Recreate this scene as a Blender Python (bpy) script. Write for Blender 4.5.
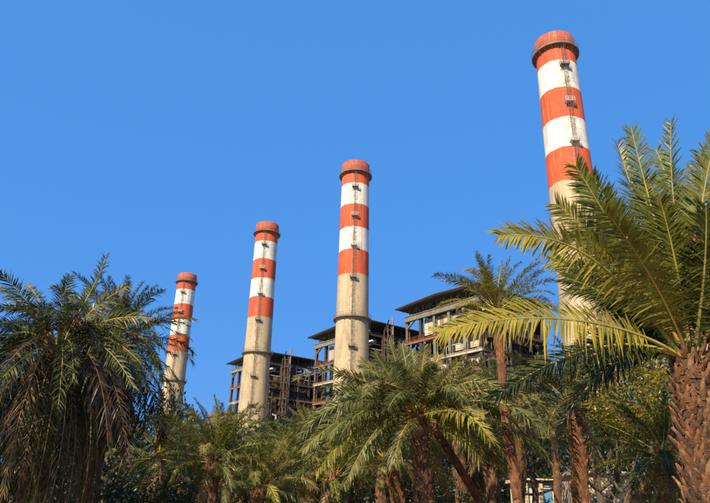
import bpy, math, random
from mathutils import Vector, Matrix, Euler, Quaternion
R = math.radians
S = bpy.context.scene
for o in list(bpy.data.objects): bpy.data.objects.remove(o)

# ---------------------------------------------------------------- camera
FPX, CX, CY, PITCH, ROLL, EYE = 620.0, 355.0, 251.5, 22.0, 1.3, 1.6     # calibrated on the four stacks
cam_d = bpy.data.cameras.new('camera'); cam = bpy.data.objects.new('camera', cam_d); S.collection.objects.link(cam)
cam_d.sensor_fit = 'HORIZONTAL'; cam_d.sensor_width = 36.0; cam_d.lens = 36.0 * FPX / 710.0
cam_d.clip_start = 0.1; cam_d.clip_end = 6000
_fw = Vector((0, math.cos(R(PITCH)), math.sin(R(PITCH)))); _r = Vector((1, 0, 0)); _u = _r.cross(_fw)
_r2 = _r * math.cos(R(ROLL)) + _u * math.sin(R(ROLL)); _u2 = -_r * math.sin(R(ROLL)) + _u * math.cos(R(ROLL))
_m = Matrix((_r2, _u2, -_fw)).transposed().to_4x4(); _m.translation = Vector((0, 0, EYE)); cam.matrix_world = _m
S.camera = cam

# ---------------------------------------------------------------- sky, sun, exposure
SUN_AZ, SUN_EL = 211.0, 40.0            # compass bearing of the sun (north = +Y, clockwise), behind the viewer to the left
w = bpy.data.worlds.new('World'); S.world = w; w.use_nodes = True
nt = w.node_tree; bg = nt.nodes['Background']
sky = nt.nodes.new('ShaderNodeTexSky'); sky.sky_type = 'NISHITA'; sky.sun_disc = False
sky.sun_elevation = R(SUN_EL); sky.sun_rotation = R(SUN_AZ)
sky.altitude = 0; sky.air_density = 1.0; sky.dust_density = 0.0; sky.ozone_density = 4.0
# the photograph's sky is an even, saturated blue: soften the gradient and raise the saturation of the whole dome alike
sh = nt.nodes.new('ShaderNodeSeparateColor'); sh.mode = 'HSV'; ch = nt.nodes.new('ShaderNodeCombineColor'); ch.mode = 'HSV'
nt.links.new(sky.outputs[0], sh.inputs[0])
def _mth(op, a, b, c=None):
    n = nt.nodes.new('ShaderNodeMath'); n.operation = op; nt.links.new(a, n.inputs[0]); n.inputs[1].default_value = b
    if c is not None: n.inputs[2].default_value = c
    return n.outputs[0]
nt.links.new(_mth('MULTIPLY_ADD', sh.outputs[0], .06, .94*.614), ch.inputs[0])
nt.links.new(_mth('MULTIPLY_ADD', sh.outputs[1], .25, .715), ch.inputs[1])
nt.links.new(_mth('MULTIPLY', _mth('POWER', sh.outputs[2], .13), 2.62), ch.inputs[2])
nt.links.new(ch.outputs[0], bg.inputs['Color'])
bg.inputs['Strength'].default_value = 0.15
sd = bpy.data.lights.new('sun', 'SUN'); sun = bpy.data.objects.new('sun', sd); S.collection.objects.link(sun)
sd.energy = 5.0; sd.angle = R(0.5); sd.color = (1.0, 0.86, 0.62)
SUNV = Vector((math.sin(R(SUN_AZ)) * math.cos(R(SUN_EL)), math.cos(R(SUN_AZ)) * math.cos(R(SUN_EL)), math.sin(R(SUN_EL))))
sun.rotation_euler = (-SUNV).to_track_quat('-Z', 'Y').to_euler(); sun.location = SUNV * 200
S.view_settings.view_transform = 'Standard'; S.view_settings.look = 'None'
S.view_settings.exposure = 0.8; S.view_settings.gamma = 1.0; S.view_settings.use_curve_mapping = False

# ---------------------------------------------------------------- helpers
def ray(x, y): return (_fw * FPX + _r2 * (x - CX) + _u2 * (CY - y)).normalized()
def at(x, y, Y):                                   # photo pixel at forward distance Y -> world point
    d = ray(x, y); return Vector((0, 0, EYE)) + d * (Y / d.y)
def link(o): S.collection.objects.link(o); return o
def tag(o, label=None, cat=None, group=None, kind=None):
    if label: o['label'] = label
    if cat: o['category'] = cat
    if group: o['group'] = group
    if kind: o['kind'] = kind
    return o
def empty(name, loc=(0, 0, 0), rz=0.0):
    o = bpy.data.objects.new(name, None); o.location = loc; o.rotation_euler = (0, 0, rz); o.empty_display_size = 0.3
    return link(o)
class MB:
    def __init__(s): s.v = []; s.f = []; s.m = []; s.smooth = False
    def quad(s, a, b, c, d, m=0):
        i = len(s.v); s.v += [a, b, c, d]; s.f.append((i, i+1, i+2, i+3)); s.m.append(m)
    def box(s, x0, x1, y0, y1, z0, z1, m=0):
        i = len(s.v)
        s.v += [(x0,y0,z0),(x1,y0,z0),(x1,y1,z0),(x0,y1,z0),(x0,y0,z1),(x1,y0,z1),(x1,y1,z1),(x0,y1,z1)]
        for q in ((0,3,2,1),(4,5,6,7),(0,1,5,4),(1,2,6,5),(2,3,7,6),(3,0,4,7)):
            s.f.append(tuple(i+k for k in q)); s.m.append(m)
        return s
    def bar(s, a, b, w, h=None, m=0, up=(0, 0, 1)):      # rectangular bar from a to b
        a = Vector(a); b = Vector(b); h = h or w; t = (b - a).normalized(); up = Vector(up)
        if abs(t.dot(up)) > .98: up = Vector((1, 0, 0))
        sx = t.cross(up).normalized() * (w/2); sy = sx.cross(t).normalized() * (h/2); i = len(s.v)
        for p in (a, b):
            for k in (-sx-sy, sx-sy, sx+sy, -sx+sy): s.v.append(tuple(p + k))
        for q in ((3,2,1,0),(4,5,6,7),(0,1,5,4),(1,2,6,5),(2,3,7,6),(3,0,4,7)):
            s.f.append(tuple(i+k for k in q)); s.m.append(m)
        return s
    def tube(s, pts, rad, n=8, m=0, cap=True):
        pts = [Vector(p) for p in pts]; base = len(s.v); K = len(pts); ref = None
        for k, p in enumerate(pts):
            t = (pts[min(k+1, K-1)] - pts[max(k-1, 0)]).normalized()
            if ref is None: ref = Vector((1, 0, 0)) if abs(t.x) < .9 else Vector((0, 1, 0))
            a = (ref - t * ref.dot(t)).normalized(); ref = a; b = t.cross(a)
            r = rad[k] if isinstance(rad, (list, tuple)) else rad
            for j in range(n):
                th = 2*math.pi*j/n; s.v.append(tuple(p + a*(r*math.cos(th)) + b*(r*math.sin(th))))
        for k in range(K-1):
            for j in range(n):
                s.f.append((base+k*n+j, base+k*n+(j+1) % n, base+(k+1)*n+(j+1) % n, base+(k+1)*n+j)); s.m.append(m)
        if cap:
            s.f.append(tuple(base+j for j in reversed(range(n)))); s.m.append(m)
            s.f.append(tuple(base+(K-1)*n+j for j in range(n))); s.m.append(m)
        return s
    def lathe(s, prof, n=48, m=0):                      # profile of (r, z)
        base = len(s.v); K = len(prof)
        for r, z in prof:
            for j in range(n): th = 2*math.pi*j/n; s.v.append((r*math.cos(th), r*math.sin(th), z))
        for k in range(K-1):
            for j in range(n):
                s.f.append((base+k*n+j, base+k*n+(j+1) % n, base+(k+1)*n+(j+1) % n, base+(k+1)*n+j)); s.m.append(m)
        return s
    def mesh(s, name, mats, smooth=None):
        me = bpy.data.meshes.new(name); me.from_pydata([tuple(v) for v in s.v], [], s.f)
        for mm in (mats if isinstance(mats, (list, tuple)) else [mats]): me.materials.append(mm)
        if any(s.m): me.polygons.foreach_set('material_index', s.m)
        if s.smooth if smooth is None else smooth: me.polygons.foreach_set('use_smooth', [True]*len(me.polygons))
        me.update(); return me
    def build(s, name, mats, parent=None, smooth=None):
        o = bpy.data.objects.new(name, s.mesh(name, mats, smooth)); o.parent = parent; return link(o)
def copy_tree(o, parent=None):
    c = o.copy(); link(c); c.parent = parent
    for ch in list(o.children): copy_tree(ch, c)
    return c

# ---------------------------------------------------------------- materials
def newmat(name):
    m = bpy.data.materials.new(name); m.use_nodes = True; nt = m.node_tree
    return m, nt, nt.nodes['Principled BSDF'], nt.nodes, nt.links
def coords(nt, scale=(1, 1, 1), kind='Object'):
    tc = nt.nodes.new('ShaderNodeTexCoord'); mp = nt.nodes.new('ShaderNodeMapping'); mp.inputs['Scale'].default_value = scale
    nt.links.new(tc.outputs[kind], mp.inputs['Vector']); return mp.outputs[0]
def noise(nt, vec, scale, detail=4, rough=.6):
    n = nt.nodes.new('ShaderNodeTexNoise'); n.inputs['Scale'].default_value = scale; n.inputs['Detail'].default_value = detail
    n.inputs['Roughness'].default_value = rough
    if vec: nt.links.new(vec, n.inputs['Vector'])
    return n.outputs['Fac']
def ramp(nt, fac, stops, interp='LINEAR'):
    r = nt.nodes.new('ShaderNodeValToRGB'); r.color_ramp.interpolation = interp; e = r.color_ramp.elements
    while len(e) > 1: e.remove(e[-1])
    e[0].position = stops[0][0]; e[0].color = (*stops[0][1], 1)
    for p, c in stops[1:]: k = e.new(p); k.color = (*c, 1)
    nt.links.new(fac, r.inputs['Fac']); return r.outputs['Color']
def mix(nt, fac, a, b, mode='MIX'):
    n = nt.nodes.new('ShaderNodeMix'); n.data_type = 'RGBA'; n.blend_type = mode
    for sck, val in ((n.inputs[0], fac), (n.inputs[6], a), (n.inputs[7], b)):
        if isinstance(val, (int, float)): sck.default_value = val
        elif isinstance(val, tuple): sck.default_value = (*val, 1)
        else: nt.links.new(val, sck)
    return n.outputs[2]
def math_n(nt, op, a, b=None):
    n = nt.nodes.new('ShaderNodeMath'); n.operation = op
    for sck, val in ((n.inputs[0], a), (n.inputs[1], b)):
        if val is None: continue
        if isinstance(val, (int, float)): sck.default_value = val
        else: nt.links.new(val, sck)
    return n.outputs[0]
def bump(nt, bsdf, h, strength=.3, dist=.05):
    b = nt.nodes.new('ShaderNodeBump'); b.inputs['Strength'].default_value = strength; b.inputs['Distance'].default_value = dist
    nt.links.new(h, b.inputs['Height']); nt.links.new(b.outputs[0], bsdf.inputs['Normal'])
def weathered(name, c1, c2, dirt=(.05, .04, .03), scale=.6, dirt_amt=.5, rough=.8, metal=0.0, streak=True):
    m, nt, b, N, L = newmat(name); v = coords(nt, (1, 1, 1)); sv = coords(nt, (1.2, 1.2, .09) if streak else (1, 1, 1))
    base = ramp(nt, noise(nt, v, scale, 5), [(.3, c1), (.7, c2)])
    d = ramp(nt, noise(nt, sv, 1.6, 6, .7), [(.45, (0, 0, 0)), (.75, (dirt_amt,)*3)])
    col = mix(nt, d, base, dirt)
    oi = N.new('ShaderNodeObjectInfo'); k = math_n(nt, 'MULTIPLY_ADD', oi.outputs['Random'], .3); k.node.inputs[2].default_value = .82
    hv = N.new('ShaderNodeHueSaturation'); L.new(col, hv.inputs['Color']); L.new(k, hv.inputs['Value'])
    L.new(hv.outputs[0], b.inputs['Base Color']); b.inputs['Roughness'].default_value = rough; b.inputs['Metallic'].default_value = metal
    bump(nt, b, noise(nt, v, 6, 4), .25, .04); return m

def stack_paint(name='stack_paint'):
    m, nt, b, N, L = newmat(name); tc = N.new('ShaderNodeTexCoord'); sp = N.new('ShaderNodeSeparateXYZ'); L.new(tc.outputs['Object'], sp.inputs[0])
    oi = N.new('ShaderNodeObjectInfo')           # each stack is weathered in its own way
    off = N.new('ShaderNodeVectorMath'); off.operation = 'MULTIPLY_ADD'; L.new(oi.outputs['Location'], off.inputs[0]); off.inputs[1].default_value = (.37, .37, .37); L.new(tc.outputs['Object'], off.inputs[2])
    def cv(sc):
        mp = N.new('ShaderNodeMapping'); mp.inputs['Scale'].default_value = sc; L.new(off.outputs[0], mp.inputs['Vector']); return mp.outputs[0]
    wob = math_n(nt, 'MULTIPLY_ADD', noise(nt, cv((.8, .8, .8)), 1.2, 6, .7), .9); wob.node.inputs[2].default_value = -.45
    z = math_n(nt, 'ADD', sp.outputs['Z'], wob); f = math_n(nt, 'DIVIDE', z, 102.0)
    con, red, red2, wh = (.475, .37, .23), (.61, .078, .015), (.47, .055, .016), (.74, .71, .63)
    H = lambda q: q / 102.0
    col = ramp(nt, f, [(0, con), (H(62.3), red), (H(69.8), wh), (H(77.2), red), (H(84.6), wh), (H(92.0), red), (H(97.0), red2)], 'CONSTANT')
    patch = ramp(nt, noise(nt, cv((1, 1, .4)), .32, 6, .7), [(.30, (.62, .60, .58)), (.5, (.95, .94, .92)), (.68, (1.12, 1.08, 1.0))])
    col = mix(nt, 1.0, col, patch, 'MULTIPLY')
    # chalked and peeled paint: flakes that bare the concrete
    flake = ramp(nt, noise(nt, cv((1, 1, .7)), 1.7, 8, .78), [(.60, (0, 0, 0)), (.67, (.75, .75, .75))]); col = mix(nt, flake, col, (.50, .40, .28))
    drip = ramp(nt, noise(nt, cv((1.4, 1.4, .035)), 1.3, 7, .75), [(.50, (0, 0, 0)), (.72, (.62, .62, .62))])
    col = mix(nt, drip, col, (.20, .135, .085))
    pale = ramp(nt, noise(nt, cv((2.2, 2.2, .05)), .9, 5, .7), [(.56, (0, 0, 0)), (.75, (.45, .45, .45))]); col = mix(nt, pale, col, (.72, .66, .55))
    # worn, sooty strip beside the ladder on the -Y side
    ax = math_n(nt, 'ABSOLUTE', sp.outputs['X']); near = math_n(nt, 'SUBTRACT', 1.0, math_n(nt, 'DIVIDE', ax, 2.4)); near = math_n(nt, 'MAXIMUM', near, 0.0)
    ys = math_n(nt, 'LESS_THAN', sp.outputs['Y'], 0.0); near = math_n(nt, 'MULTIPLY', near, ys)
    spk = ramp(nt, noise(nt, cv((1, 1, .4)), 1.9, 7, .78), [(.47, (0, 0, 0)), (.60, (1, 1, 1))])
    worn = math_n(nt, 'MULTIPLY', near, spk); col = mix(nt, math_n(nt, 'MULTIPLY', worn, .95), col, (.14, .105, .075))
    lift = math_n(nt, 'FRACT', math_n(nt, 'DIVIDE', sp.outputs['Z'], 2.4)); ln = math_n(nt, 'LESS_THAN', lift, .045)
    col = mix(nt, math_n(nt, 'MULTIPLY', ln, .3), col, (.18, .14, .10))
    top = math_n(nt, 'GREATER_THAN', sp.outputs['Z'], 97.0)
    soot = ramp(nt, noise(nt, cv((1, 1, .6)), .9, 5, .7), [(.45, (0, 0, 0)), (.7, (.5, .5, .5))])
    col = mix(nt, math_n(nt, 'MULTIPLY', top, soot), col, (.30, .17, .11))
    L.new(col, b.inputs['Base Color']); b.inputs['Roughness'].default_value = .8
    bump(nt, b, noise(nt, cv((1, 1, 1)), 2.5, 7, .72), .3, .1); return m

def leafmat(name, c1, c2, c3, tr=.35, val=(.7, 1.25), tipdead=None, spec=.28):
    m, nt, b, N, L = newmat(name); out = nt.nodes['Material Output']
    oi = N.new('ShaderNodeObjectInfo'); base = ramp(nt, oi.outputs['Random'], [(0, c1), (.5, c2), (1, c3)])
    n = noise(nt, coords(nt), 2.2, 3); k = N.new('ShaderNodeMapRange'); L.new(n, k.inputs[0])
    k.inputs[1].default_value = .3; k.inputs[2].default_value = .7; k.inputs[3].default_value = val[0]; k.inputs[4].default_value = val[1]
    hv = N.new('ShaderNodeHueSaturation'); L.new(base, hv.inputs['Color']); L.new(k.outputs[0], hv.inputs['Value'])
    col = hv.outputs[0]
    if tipdead:
        n2 = ramp(nt, noise(nt, coords(nt), 14, 2), [(.55, (0, 0, 0)), (.72, (.75,)*3)]); col = mix(nt, n2, col, tipdead)
    L.new(col, b.inputs['Base Color']); b.inputs['Roughness'].default_value = .4
    b.inputs['Specular IOR Level'].default_value = spec
    t = N.new('ShaderNodeBsdfTranslucent'); L.new(col, t.inputs['Color'])
    ms = N.new('ShaderNodeMixShader'); ms.inputs[0].default_value = tr; L.new(b.outputs[0], ms.inputs[1]); L.new(t.outputs[0], ms.inputs[2])
    L.new(ms.outputs[0], out.inputs['Surface']); return m

M = {}
M['stack'] = stack_paint()
M['steel'] = weathered('dark_steel', (.035, .030, .027), (.07, .058, .048), (.12, .055, .025), .4, .7, .7)
M['rust'] = weathered('rusty_steel', (.22, .085, .035), (.30, .14, .065), (.06, .035, .022), .5, .6, .85)
M['brownsteel'] = weathered('brown_steel', (.10, .065, .045), (.16, .10, .065), (.05, .03, .02), .5, .6, .8)
M['greypaint'] = weathered('grey_green_paint', (.17, .165, .125), (.25, .235, .175), (.10, .055, .03), .5, .75, .7)
M['cream'] = weathered('cream_cladding', (.42, .37, .29), (.56, .50, .39), (.17, .095, .05), .35, .8, .7)
M['roofsheet'] = weathered('roof_sheet', (.035, .037, .042), (.06, .06, .065), (.10, .07, .05), .3, .5, .6)
M['slab'] = weathered('floor_slab', (.26, .17, .10), (.36, .24, .14), (.10, .06, .035), .4, .6, .9)
M['lagging'] = weathered('pipe_lagging', (.38, .36, .33), (.50, .47, .42), (.14, .10, .07), .5, .5, .55)
M['gallery'] = weathered('gallery_steel', (.12, .11, .10), (.20, .17, .14), (.14, .06, .03), .8, .6, .7)
M['gallery_white'] = weathered('white_painted_steel', (.52, .50, .46), (.64, .61, .55), (.16, .09, .05), 2.0, .6, .7)
M['annex'] = weathered('brown_brickwork', (.20, .125, .07), (.27, .17, .10), (.10, .07, .045), .5, .5, .9)
M['plaster'] = weathered('sandy_plaster', (.50, .38, .22), (.58, .45, .28), (.26, .18, .10), .6, .5, .9)
M['palewall'] = weathered('pale_plaster', (.56, .53, .38), (.62, .59, .44), (.3, .26, .18), .6, .4, .9)
M['bluepaint'] = weathered('blue_paint', (.10, .28, .42), (.14, .34, .48), (.08, .10, .10), 1.5, .4, .5)
M['darkglass'] = weathered('dark_glass', (.02, .025, .03), (.03, .035, .04), (.03, .03, .03), 1, .2, .15)
M['yellowsign'] = weathered('yellow_board', (.70, .42, .04), (.78, .48, .06), (.3, .2, .05), 2, .3, .5)
M['bark'] = weathered('tree_bark', (.07, .052, .038), (.12, .085, .06), (.03, .022, .017), 3, .6, .95)
M['leaf_bright'] = leafmat('frond_green', (.085, .105, .013), (.13, .138, .018), (.20, .175, .024), .24, (.55, 1.45), (.24, .17, .06))
M['leaf_yellow'] = leafmat('frond_yellow_green', (.28, .235, .022), (.33, .265, .030), (.37, .28, .036), .32, (.7, 1.25), (.32, .22, .07))
M['leaf_dark'] = leafmat('frond_dark_green', (.032, .042, .010), (.048, .058, .013), (.072, .076, .019), .2, (.6, 1.4), (.13, .095, .045), .10)
M['leaf_grey'] = leafmat('frond_grey_green', (.080, .092, .026), (.12, .122, .036), (.185, .158, .048), .22, (.55, 1.45), (.20, .15, .06))
M['leaf_pale'] = leafmat('frond_pale_green', (.135, .15, .045), (.18, .185, .056), (.235, .205, .066), .4, (.55, 1.45), (.24, .18, .08))
M['leaf_dead'] = leafmat('frond_dead', (.12, .075, .03), (.19, .115, .045), (.25, .155, .06), .15, (.55, 1.3))
M['leaf_dead_dark'] = leafmat('frond_dead_brown', (.05, .032, .015), (.078, .048, .022), (.11, .068, .031), .1, (.5, 1.4))
M['rachis'] = leafmat('rachis_yellow', (.26, .22, .05), (.34, .27, .06), (.42, .26, .06), .05, (.8, 1.2))
M['rachis_brown'] = leafmat('rachis_brown', (.20, .12, .05), (.26, .16, .06), (.30, .20, .08), .03, (.8, 1.2))
M['tree_leaf'] = leafmat('tree_leaf_green', (.030, .045, .010), (.045, .062, .013), (.065, .08, .016), .3, (.6, 1.4))
M['tree_leaf_yellow'] = leafmat('tree_leaf_yellow', (.15, .135, .010), (.19, .155, .012), (.23, .17, .014), .3, (.55, 1.35))
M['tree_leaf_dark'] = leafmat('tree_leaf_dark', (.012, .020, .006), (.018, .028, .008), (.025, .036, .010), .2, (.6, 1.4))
M['petal'] = leafmat('purple_petal', (.18, .05, .28), (.22, .06, .32), (.26, .08, .34), .3, (.8, 1.2))
def trunkmat(name, c1, c2, c3):
    m, nt, b, N, L = newmat(name); v = coords(nt)
    col = ramp(nt, noise(nt, v, 7, 6, .7), [(.3, c1), (.52, c2), (.72, c3)]); L.new(col, b.inputs['Base Color']); b.inputs['Roughness'].default_value = .95
    bump(nt, b, noise(nt, coords(nt, (1, 1, .25)), 40, 5, .7), .6, .02); return m
M['trunk'] = trunkmat('palm_trunk', (.085, .042, .022), (.20, .10, .048), (.32, .18, .09))
M['boot'] = trunkmat('leaf_base', (.045, .022, .012), (.15, .072, .032), (.31, .18, .09))
M['boot_red'] = trunkmat('leaf_base_reddish', (.055, .022, .010), (.18, .072, .030), (.31, .145, .062))
M['fibre'] = trunkmat('palm_fibre', (.03, .015, .009), (.07, .034, .018), (.13, .07, .036))

# ---------------------------------------------------------------- ground
def ground():
    m, nt, b, N, L = newmat('sandy_ground'); v = coords(nt)
    col = ramp(nt, noise(nt, v, .25, 8, .7), [(.3, (.13, .10, .06)), (.5, (.22, .165, .10)), (.7, (.09, .10, .04))])
    L.new(col, b.inputs['Base Color']); b.inputs['Roughness'].default_value = 1.0; bump(nt, b, noise(nt, v, 5, 8, .7), .6, .05)
    g = MB(); n = 60
    xs = [math.copysign(abs(t)**3, t) * 3000 for t in [(-1 + 2*i/n) for i in range(n+1)]]
    rng = random.Random(5)
    for y in xs:
        for x in xs: g.v.append((x, y, rng.uniform(-.04, .04) if abs(x) < 60 and abs(y) < 60 else 0.0))
    for j in range(n):
        for i in range(n): a = j*(n+1)+i; g.f.append((a, a+1, a+n+2, a+n+1)); g.m.append(0)
    tag(g.build('ground', m, smooth=True), kind='structure')
ground()

# ---------------------------------------------------------------- chimney stacks
def stack_r(z): return 4.22 + (100 - z) * .0088 + max(0, 45 - z) * .006
def make_stack():
    root = empty('chimney_stack')
    s = MB(); prof = [(stack_r(z), z) for z in [0, 10, 20, 30, 40, 50, 60, 62.3, 69.8, 77.2, 84.6, 92, 96]]
    prof += [(stack_r(96.6), 96.6), (4.38, 96.9), (4.38, 98.6), (4.30, 98.75), (4.30, 99.9), (4.24, 100), (3.75, 100), (3.5, 94), (3.5, 60)]
    s.lathe(prof, 64); sh = s.build('shaft', M['stack'], root, True)
    def gallery(z, r0, r1, nb, lab):
        g = MB(); g.lathe([(r0+.02, z), (r1, z), (r1, z+.28), (r0+.02, z+.28)], 64); p = g.build('gallery', M['gallery'], root); p['label'] = lab
        br = MB(); br.bar((r0*.99, 0, z-1.0), (r1-.1, 0, z-.04), .12, .16); bm_ = br.mesh('bracket', M['gallery'])
        for k in range(nb):
            bo = bpy.data.objects.new('bracket', bm_); bo.rotation_euler = (0, 0, 2*math.pi*(k+.5)/nb); bo.parent = p; link(bo)
        rl = MB()
        for h in (.6, 1.15):
            pts = [(math.cos(2*math.pi*k/48)*(r1-.06), math.sin(2*math.pi*k/48)*(r1-.06), z+.28+h) for k in range(49)]
            for a, b in zip(pts, pts[1:]): rl.bar(a, b, .06, .06)
        for k in range(nb*2):
            th = math.pi*k/nb; rl.bar((math.cos(th)*(r1-.06), math.sin(th)*(r1-.06), z+.28), (math.cos(th)*(r1-.06), math.sin(th)*(r1-.06), z+1.46), .06, .06)
        rl.build('railing', M['gallery'], p)
    gallery(96.0, stack_r(96), 5.15, 20, 'grey steel gallery round the red top')
    gallery(49.6, stack_r(49.6), stack_r(49.6)+.85, 20, 'grey steel gallery half way up')
    # caged ladder on the -Y side
    ld = MB()
    zs = [4 + 3*k for k in range(31)] + [96]
    for sx in (-.22, .22):
        for a, b in zip(zs, zs[1:]): ld.bar((sx, -stack_r(a)-.22, a), (sx, -stack_r(b)-.22, b), .06, .05)
    z = 4.3
    while z < 96: ld.bar((-.22, -stack_r(z)-.22, z), (.22, -stack_r(z)-.22, z), .035, .035); z += .45
    lad = ld.build('ladder', M['gallery'], root)
    cg = MB(); z = 6.5
    while z < 95:
        r = stack_r(z)+.22; pts = [(-.36, -r, z), (-.36, -r-.45, z), (0, -r-.72, z), (.36, -r-.45, z), (.36, -r, z)]
        for a, b in zip(pts, pts[1:]): cg.bar(a, b, .035, .04)
        z += 1.2
    for x, dy in ((-.36, .45), (0, .72), (.36, .45)):
        for a, b in zip(zs[1:], zs[2:]): cg.bar((x, -stack_r(a)-.22-dy, a), (x, -stack_r(b)-.22-dy, b), .035, .025)
    cg.build('ladder_cage', M['gallery'], lad)
    for z, wht in ((90.2, 0), (80.6, 1), (70.9, 1), (61.0, 0), (41.0, 0), (31.4, 0), (21.0, 0)):
        r = stack_r(z); p = MB(); x0, x1 = -.95, .95
        p.box(x0, x1, -r-1.0, -r*.95, z+.04, z+.14)
        pf = p.build('rest_platform', M['gallery_white'] if wht else M['gallery'], root)
        q = MB()
        for h in (.55, 1.05):
            q.bar((x0, -r-.96, z+h), (x1, -r-.96, z+h), .06); q.bar((x0, -r-.96, z+h), (x0, -r*.96, z+h), .06); q.bar((x1, -r-.96, z+h), (x1, -r*.96, z+h), .06)
        for x in (x0, -.45, .45, x1): q.bar((x, -r-.96, z+.14), (x, -r-.96, z+1.05), .06)
        for x in (x0+.2, x1-.2): q.bar((x, -r-.9, z-.02), (x, -r*.99, z-1.0), .1)
        q.build('platform_railing', M['gallery_white'] if wht else M['gallery'], pf)
        for sx in (-.85, .85):
            l = MB(); l.tube([(sx, -r-.8, z+.14), (sx, -r-.8, z+.45), (sx, -r-.8, z+.65)], [.12, .12, .06], 8); l.build('marker_lamp', M['rust'], pf)
    return root
ST = [((44.46, 113.56), 'nearest and tallest looking red and white banded chimney stack, above the right palm'),
      ((-.33, 171.72), 'red and white banded chimney stack rising behind the middle palm, second from right'),
      ((-34.0, 219.0), 'red and white chimney stack before the dark open steel frame, third from right'),
      ((-79.4, 278.8), 'farthest and smallest red and white chimney stack, beside the dark left palms')]
st0 = make_stack()
for i, (p, lab) in enumerate(ST):
    o = st0 if i == 0 else copy_tree(st0); o.location = (p[0], p[1], 0)
    tag(o, lab, 'chimney', 'banded chimney stacks in a row')

# ---------------------------------------------------------------- boiler houses
DV = Vector((-.6112, .7915, 0)); NV = Vector((.7915, .6112, 0))     # along the row (away), and across it (away)
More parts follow.
